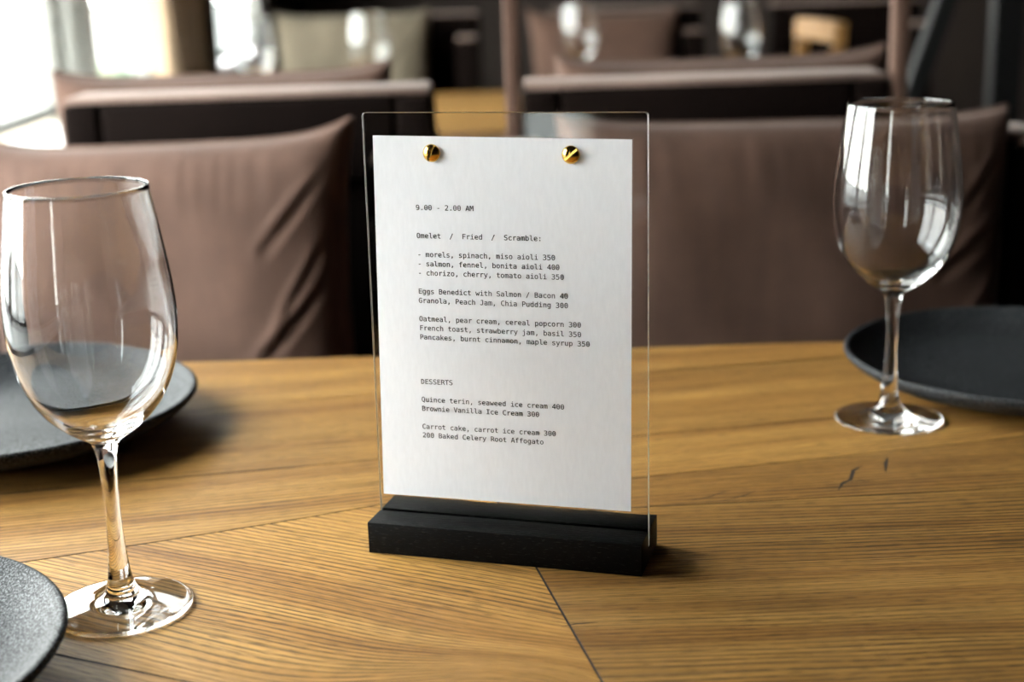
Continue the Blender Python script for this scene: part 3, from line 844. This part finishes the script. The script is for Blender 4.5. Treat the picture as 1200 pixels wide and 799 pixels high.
for (x, y, s, lab) in [
    (0.2611, 0.9436, 1.0, 'empty wine glass before the round black plate, beside the menu stand'),
    (-0.519, 3.03, 1.0, 'blurred wine glass on the far table, standing nearest the windows'),
    (-0.283, 3.10, 1.0, 'blurred wine glass on the far table in front of the taupe cushion'),
    (0.179, 3.34, 1.0, 'blurred wine glass on the far table above the menu sheet'),
    (0.506, 3.08, 1.0, 'blurred wine glass on the far table, farthest from the windows'),
]:
    c = copy_tree(glass)
    c.location = (x, y, 0.0)
    c.scale = (s, s, 1.0)
    c['label'] = lab

# ------------------------------------------------------------------ stoneware plates
pl = [(0.0, 0.0035), (0.050, 0.0030), (0.070, 0.0010), (0.074, 0.0), (0.079, 0.0004), (0.086, 0.0030), (0.102, 0.0078), (0.117, 0.0138), (0.1255, 0.0192), (0.1290, 0.0228),
      (0.1300, 0.0248), (0.1295, 0.0266), (0.1278, 0.0274), (0.1255, 0.0266), (0.1215, 0.0236), (0.1150, 0.0190), (0.1050, 0.0140), (0.090, 0.0108), (0.060, 0.0092), (0.0, 0.0088)]
pm = lathe_mesh('dinner_plate', spline_prof(pl, 5), 128)
plate = link('dinner_plate', pm, M_PLATE, None, True)
plate.location = (-0.333, 0.585, 0.0)
plate.scale = (0.95, 0.95, 0.95)
tag(plate, 'speckled dark grey plate at the lower picture corner, beside the near glass foot', 'plate', 'dark stoneware plates')
for (x, y, s, lab) in [(-0.362, 0.972, 1.03, 'dark plate with a pale sheen behind the near wine glass'),
                       (0.383, 1.014, 1.03, 'round black plate behind the wine glass, shadowed')]:
    c = plate.copy()
    C.objects.link(c)
    c.location = (x, y, 0.0)
    c.scale = (s, s, s)
    c['label'] = lab

# ------------------------------------------------------------------ double-sided upholstered seats and their cushions
BY0, BY1 = 1.66, 1.755      # the padded back rail
def make_seat(x0, x1, posts, arms):
    """a seat on each side of one padded back frame, origin on the floor under the back"""
    xc, yc = (x0 + x1) / 2, (BY0 + BY1) / 2
    root = empty('upholstered_seat', (xc, yc, FZ))
    hw, hd = (x1 - x0) / 2, (BY1 - BY0) / 2
    zt = 0.172 - FZ
    pw = 0.043
    bv = 0.008
    box('back_rail', (-hw + pw + 0.001, hw - pw - 0.001, -hd, hd, zt - 0.10, zt), M_FRAME, root, bv, 3)
    box('back_panel', (-hw + pw + 0.001, hw - pw - 0.001, -hd + 0.02, hd - 0.02, 0.30, zt - 0.098), M_FRAME, root, 0.004)
    box('rail_lit_top', (-hw + 0.003, hw - 0.003, -hd + 0.003, hd - 0.003, zt - 0.0005, zt + 0.007), M_LIT_TOP, root, 0.003, 2)  # thin added slab, its lighter colour paints the rail's lit top
    for s in (-1, 1):
        xa, xb = (-hw, -hw + pw) if s < 0 else (hw - pw, hw)
        box('back_post', (xa, xb, -hd, hd, 0.0, zt - 0.001), M_FRAME, root, bv, 3)
    for sy in (-1, 1):
        a, b = sorted((sy * (hd - 0.018), sy * (hd + 0.42)))
        st = box('seat', (-hw - 0.04, hw + 0.04, a + (0.001 if sy > 0 else 0), b, 0.26, 0.43), M_MAUVE, root, 0.025, 4)
        for sx in (-1, 1):
            ax = sx * (hw - 0.03)
            ly = sy * (hd + 0.38)
            box('leg', (ax - 0.02, ax + 0.02, ly - 0.02, ly + 0.02, 0.0, 0.262), M_BLACK, root, 0.003)
    for (ax, bx, sy) in arms:
        a2, b2 = sorted((sy * (hd + 0.002), sy * (hd + 0.13)))
        box('arm_stub', (ax - xc, bx - xc, a2, b2, 0.42, 0.860), M_FRAME, root, 0.006, 3)
        box('arm_lit_top', (ax - xc + 0.002, bx - xc - 0.002, a2 + 0.002, b2 - 0.002, 0.859, 0.868), M_LIT_TOP, root, 0.003, 2)  # added slab again, painting the lit top of the arm
    if posts:
        for s in (-1, 1):
            xm = s * (hw + 0.0105)
            box('side_post', (xm - 0.009, xm + 0.009, -0.045, -0.02, 0.0, 1.75), M_MAUVE, root, 0.004)
        box('top_bar', (-hw - 0.02, hw + 0.02, -0.045, -0.02, 1.745, 1.78), M_MAUVE, root, 0.004)
    return root
def cushion(name, x0, x1, z0, z1, y, thick, mat, label, group, folds=(), seed=1, rz=0.0, back=False, ear=0.02, lean=0.06, roll=0.0):
    cx, cz = (x0 + x1) / 2, (z0 + z1) / 2
    hw, hh = (x1 - x0) / 2, (z1 - z0) / 2
    rnd = random.Random(seed)
    ph = [rnd.uniform(0, 6.28) for _ in range(8)]
    bm = bmesh.new()
    NX, NZ = 110, 100
    V = {}
    def wv(t):
        return math.copysign(1 - (1 - abs(t)) ** 1.35, t)
    for side in (-1, 1):
        for i in range(NX + 1):
            for j in range(NZ + 1):
                u, v = wv(2 * i / NX - 1), wv(2 * j / NZ - 1)
                px = hw * u - math.copysign(ear, u) * abs(u) ** 3 * (1 - abs(v) ** 2.6)
                pz = hh * v - math.copysign(ear, v) * abs(v) ** 3 * (1 - abs(u) ** 5)
                t = thick / 2 * ((1 - u ** 4) * (1 - v ** 4)) ** 0.30 * (0.95 + 0.05 * math.cos(1.5 * u) * math.cos(1.5 * v))
                edge = (1 - u * u) * (1 - v * v)
                t += 0.003 * edge ** 0.5 * (math.sin(5 * u + ph[0]) * math.sin(4 * v + ph[1]) + 0.6 * math.sin(9 * u + 5 * v + ph[2]))
                # small gathers along the upper seam
                t += 0.0009 * max(0, (v - 0.55) / 0.45) * (1 - abs(u) ** 6) * (1 - v ** 8) * math.sin(52 * u + 4 * math.sin(7 * u + ph[3]) + 3 * v)
                if side < 0:
                    for (ax, az, bx, bz, wd, dp) in folds:
                        A, B, P = Vector((ax, az)), Vector((bx, bz)), Vector((u, v))
                        d = B - A
                        s = max(0.0, min(1.0, (P - A).dot(d) / d.length_squared))
                        q = (P - (A + d * s))
                        sg = q.x * -d.y + q.y * d.x
                        dist = q.length
                        taper = math.sin(PI * min(1, max(0, 0.12 + 0.8 * s)))
                        t += taper * dp * (-math.exp(-(dist / wd) ** 2) + 0.75 * math.exp(-((dist - 1.9 * wd) / (1.1 * wd)) ** 2) * (1 if sg > 0 else 0.5)) * (1 - u ** 10) * (1 - v ** 10)
                V[side, i, j] = bm.verts.new((px, side * max(t, 0.0), pz)) if (side < 0 or (0 < i < NX and 0 < j < NZ)) else V[-1, i, j]
    for i in range(NX):
        for j in range(NZ):
            bm.faces.new((V[-1, i, j], V[-1, i + 1, j], V[-1, i + 1, j + 1], V[-1, i, j + 1]))
            bm.faces.new((V[1, i, j + 1], V[1, i + 1, j + 1], V[1, i + 1, j], V[1, i, j]))
    o = from_bm(name, bm, mat, None, True)
    # piping round the seam
    ringp = [(i, 0) for i in range(NX)] + [(NX, j) for j in range(NZ)] + [(i, NZ) for i in range(NX, 0, -1)] + [(0, j) for j in range(NZ, 0, -1)]
    pts = [o.data.vertices[V_index].co.copy() for V_index in [(i * (NZ + 1) + j) for i, j in ringp]]
    bm = bmesh.new()
    prev = None
    rings = []
    n = len(pts)
    for k, p in enumerate(pts):
        d = (pts[(k + 1) % n] - pts[k - 1]).normalized()
        nrm = Vector((0, 1, 0))
        bi = d.cross(nrm)
        rings.append([bm.verts.new(p + 0.0032 * (nrm * math.cos(a) + bi * math.sin(a))) for a in [2 * PI * q / 6 for q in range(6)]])
    for k in range(n):
        a, b = rings[k], rings[(k + 1) % n]
        for q in range(6):
            bm.faces.new((a[q], a[(q + 1) % 6], b[(q + 1) % 6], b[q]))
    bmesh.ops.recalc_face_normals(bm, faces=bm.faces)
    from_bm('piping', bm, mat, o, True)
    o.location = (cx, y, cz)
    o.rotation_euler = ((lean if back else -lean), roll, rz)
    tag(o, label, 'cushion', group)
    return o

seat_l = make_seat(-0.513, -0.084, False, [(-0.148, -0.090, -1), (-0.138, -0.088, 1)])
tag(seat_l, 'brown upholstered seat back beside the window sill, nearest row', 'seat', 'double-sided upholstered seats')
seat_r = make_seat(0.021, 0.448, True, [(-0.010, 0.042, -1), (0.552, 0.60, -1), (0.004, 0.058, 1), (0.494, 0.545, 1)])
tag(seat_r, 'brown upholstered seat with slim side posts behind the black plate', 'seat', 'double-sided upholstered seats')
for (dx, lab) in [(0.02, 'upholstered seat beyond the far table, behind the taupe cushion'), (0.65, 'upholstered seat beyond the far table, behind a dark brown cushion'), (1.28, 'upholstered seat at the far row end by the dark wall')]:
    c = copy_tree(seat_l)
    c.location.x += dx
    c.location.y += 2.47
    c['label'] = lab

GC = 'loose back cushions on the seats'
FOLDS_L = [(0.58, -0.06, 0.97, 0.30, 0.026, 0.0075), (0.66, -0.55, 0.97, -0.15, 0.026, 0.006), (0.62, 0.45, 0.95, 0.80, 0.026, 0.005), (0.70, 0.12, 0.98, 0.50, 0.022, 0.005),
           (0.74, -0.8, 0.97, -0.5, 0.026, 0.004)]
FOLDS_R = [(0.62, 0.25, 0.97, 0.52, 0.026, 0.007), (0.66, -0.15, 0.97, 0.22, 0.026, 0.007), (0.66, -0.5, 0.97, -0.12, 0.026, 0.006), (0.72, 0.55, 0.96, 0.85, 0.024, 0.005)]
cushion('back_cushion', -0.580, -0.156, -0.305, 0.158, 1.518, 0.150, M_MAUVE, 'mauve brown back cushion with creased corner beside the menu sheet', GC, FOLDS_L, 3, rz=math.radians(-7), roll=math.radians(-1.4))
cushion('back_cushion', 0.050, 0.545, -0.305, 0.154, 1.515, 0.150, M_MAUVE, 'dark mauve brown back cushion behind the black plate', GC, FOLDS_R, 5, ear=0.012, rz=math.radians(7), roll=math.radians(1.3))
cushion('back_cushion', -0.575, -0.145, -0.305, 0.199, 1.862, 0.165, M_MAUVE, 'cushion leaning on the far side of the seat by the windows', GC, (), 7, back=True, ear=0.012)
cushion('back_cushion', 0.066, 0.487, -0.305, 0.199, 1.862, 0.165, M_MAUVE, 'cushion leaning on the far side of the seat with side posts', GC, (), 9, back=True, ear=0.012)
cushion('back_cushion', -0.625, -0.200, -0.305, 0.195, 4.025, 0.165, M_TAUPE, 'taupe back cushion beyond the far table', GC, FOLDS_R, 11, ear=0.012)
cushion('back_cushion', 0.070, 0.490, -0.305, 0.185, 4.025, 0.165, M_MAUVE, 'brown back cushion beyond the far table, behind the wine glasses', GC, FOLDS_L, 13)

# ------------------------------------------------------------------ curtain, black stand
bm = bmesh.new()
N = 90
y0, y1 = 3.86, 4.33
front, rear = [], []
for k in range(N + 1):
    t = k / N
    y = y0 + (y1 - y0) * t
    x = -0.90 + 0.035 * math.sin(t * 2 * PI * 5.0) + 0.01 * math.sin(t * 2 * PI * 11 + 1)
    front.append([bm.verts.new((x + 0.0015, y, z)) for z in (0.004, 0.6, 1.2, 1.9)])
    rear.append([bm.verts.new((x - 0.0015, y, z)) for z in (0.004, 0.6, 1.2, 1.9)])
for k in range(N):
    for r in range(3):
        bm.faces.new((front[k][r], front[k + 1][r], front[k + 1][r + 1], front[k][r + 1]))
        bm.faces.new((rear[k][r + 1], rear[k + 1][r + 1], rear[k + 1][r], rear[k][r]))
tag(from_bm('window_curtain', bm, M_CURT, None, True), 'tan curtain gathered beside the window above the sill', 'curtain')

ms = tag(empty('metal_stand', (0.62, 2.58, FZ)), 'black metal stand with slanted leg beyond the second wine glass', 'stand')
def bar(name, a, b, wx, wy, mat, parent):
    a, b = Vector(a), Vector(b)
    bm = bmesh.new()
    rings = []
    for p in (a, b):
        rings.append([bm.verts.new(p + Vector((sx * wx, sy * wy, 0))) for sx, sy in ((-1, -1), (1, -1), (1, 1), (-1, 1))])
    bm.faces.new(rings[0][::-1])
    bm.faces.new(rings[1])
    for i in range(4):
        j = (i + 1) % 4
        bm.faces.new((rings[0][i], rings[0][j], rings[1][j], rings[1][i]))
    bmesh.ops.bevel(bm, geom=list(bm.edges), offset=0.003, segments=2, affect='EDGES')
    return from_bm(name, bm, mat, parent, 35)
def sx(z): return 0.730 + 0.325 * (z - 0.055)
bar('slanted_leg', (sx(FZ) - 0.62, 0, 0.0), (sx(0.75) - 0.62, 0, 1.5), 0.017, 0.02, M_BLACK, ms)
bar('upright_post', (0.29, 0.04, 0.0), (0.29, 0.04, 1.5), 0.026, 0.02, M_BLACK, ms)
box('cross_bar', (0.24, 0.45, -0.02, 0.06, 1.49, 1.53), M_BLACK, ms, 0.003)

# ------------------------------------------------------------------ oak chair at the far table's end
wc = tag(empty('wooden_chair', (0.49, 3.16, FZ)), 'light oak chair tucked against the end of the far table', 'chair')
box('seat', (-0.19, 0.19, -0.20, 0.20, 0.43, 0.455), M_OAK, wc, 0.01, 3)
for sx_ in (-1, 1):
    for sy_ in (-1, 1):
        cx, cy = sx_ * 0.165, sy_ * 0.175
        box('leg', (cx - 0.017, cx + 0.017, cy - 0.017, cy + 0.017, 0.0, 0.432), M_OAK, wc, 0.004)
for sy_ in (-1, 1):
    bar('back_post', (0.172, sy_ * 0.175, 0.45), (0.20, sy_ * 0.175, 0.87), 0.013, 0.014, M_OAK, wc)
bm = bmesh.new()
rows = []
for k in range(25):
    t = k / 24 * 2 - 1
    x = 0.198 + 0.03 * (1 - t * t)
    y = 0.205 * t
    rows.append([bm.verts.new((x + dx, y, z)) for dx, z in ((-0.011, 0.875), (0.011, 0.875), (0.013, 0.920), (-0.009, 0.920))])
for a, b in zip(rows, rows[1:]):
    for q in range(4):
        bm.faces.new((a[q], a[(q + 1) % 4], b[(q + 1) % 4], b[q]))
bm.faces.new(rows[0][::-1])
bm.faces.new(rows[-1])
bmesh.ops.recalc_face_normals(bm, faces=bm.faces)
from_bm('crest_rail', bm, M_OAK, wc, 40)
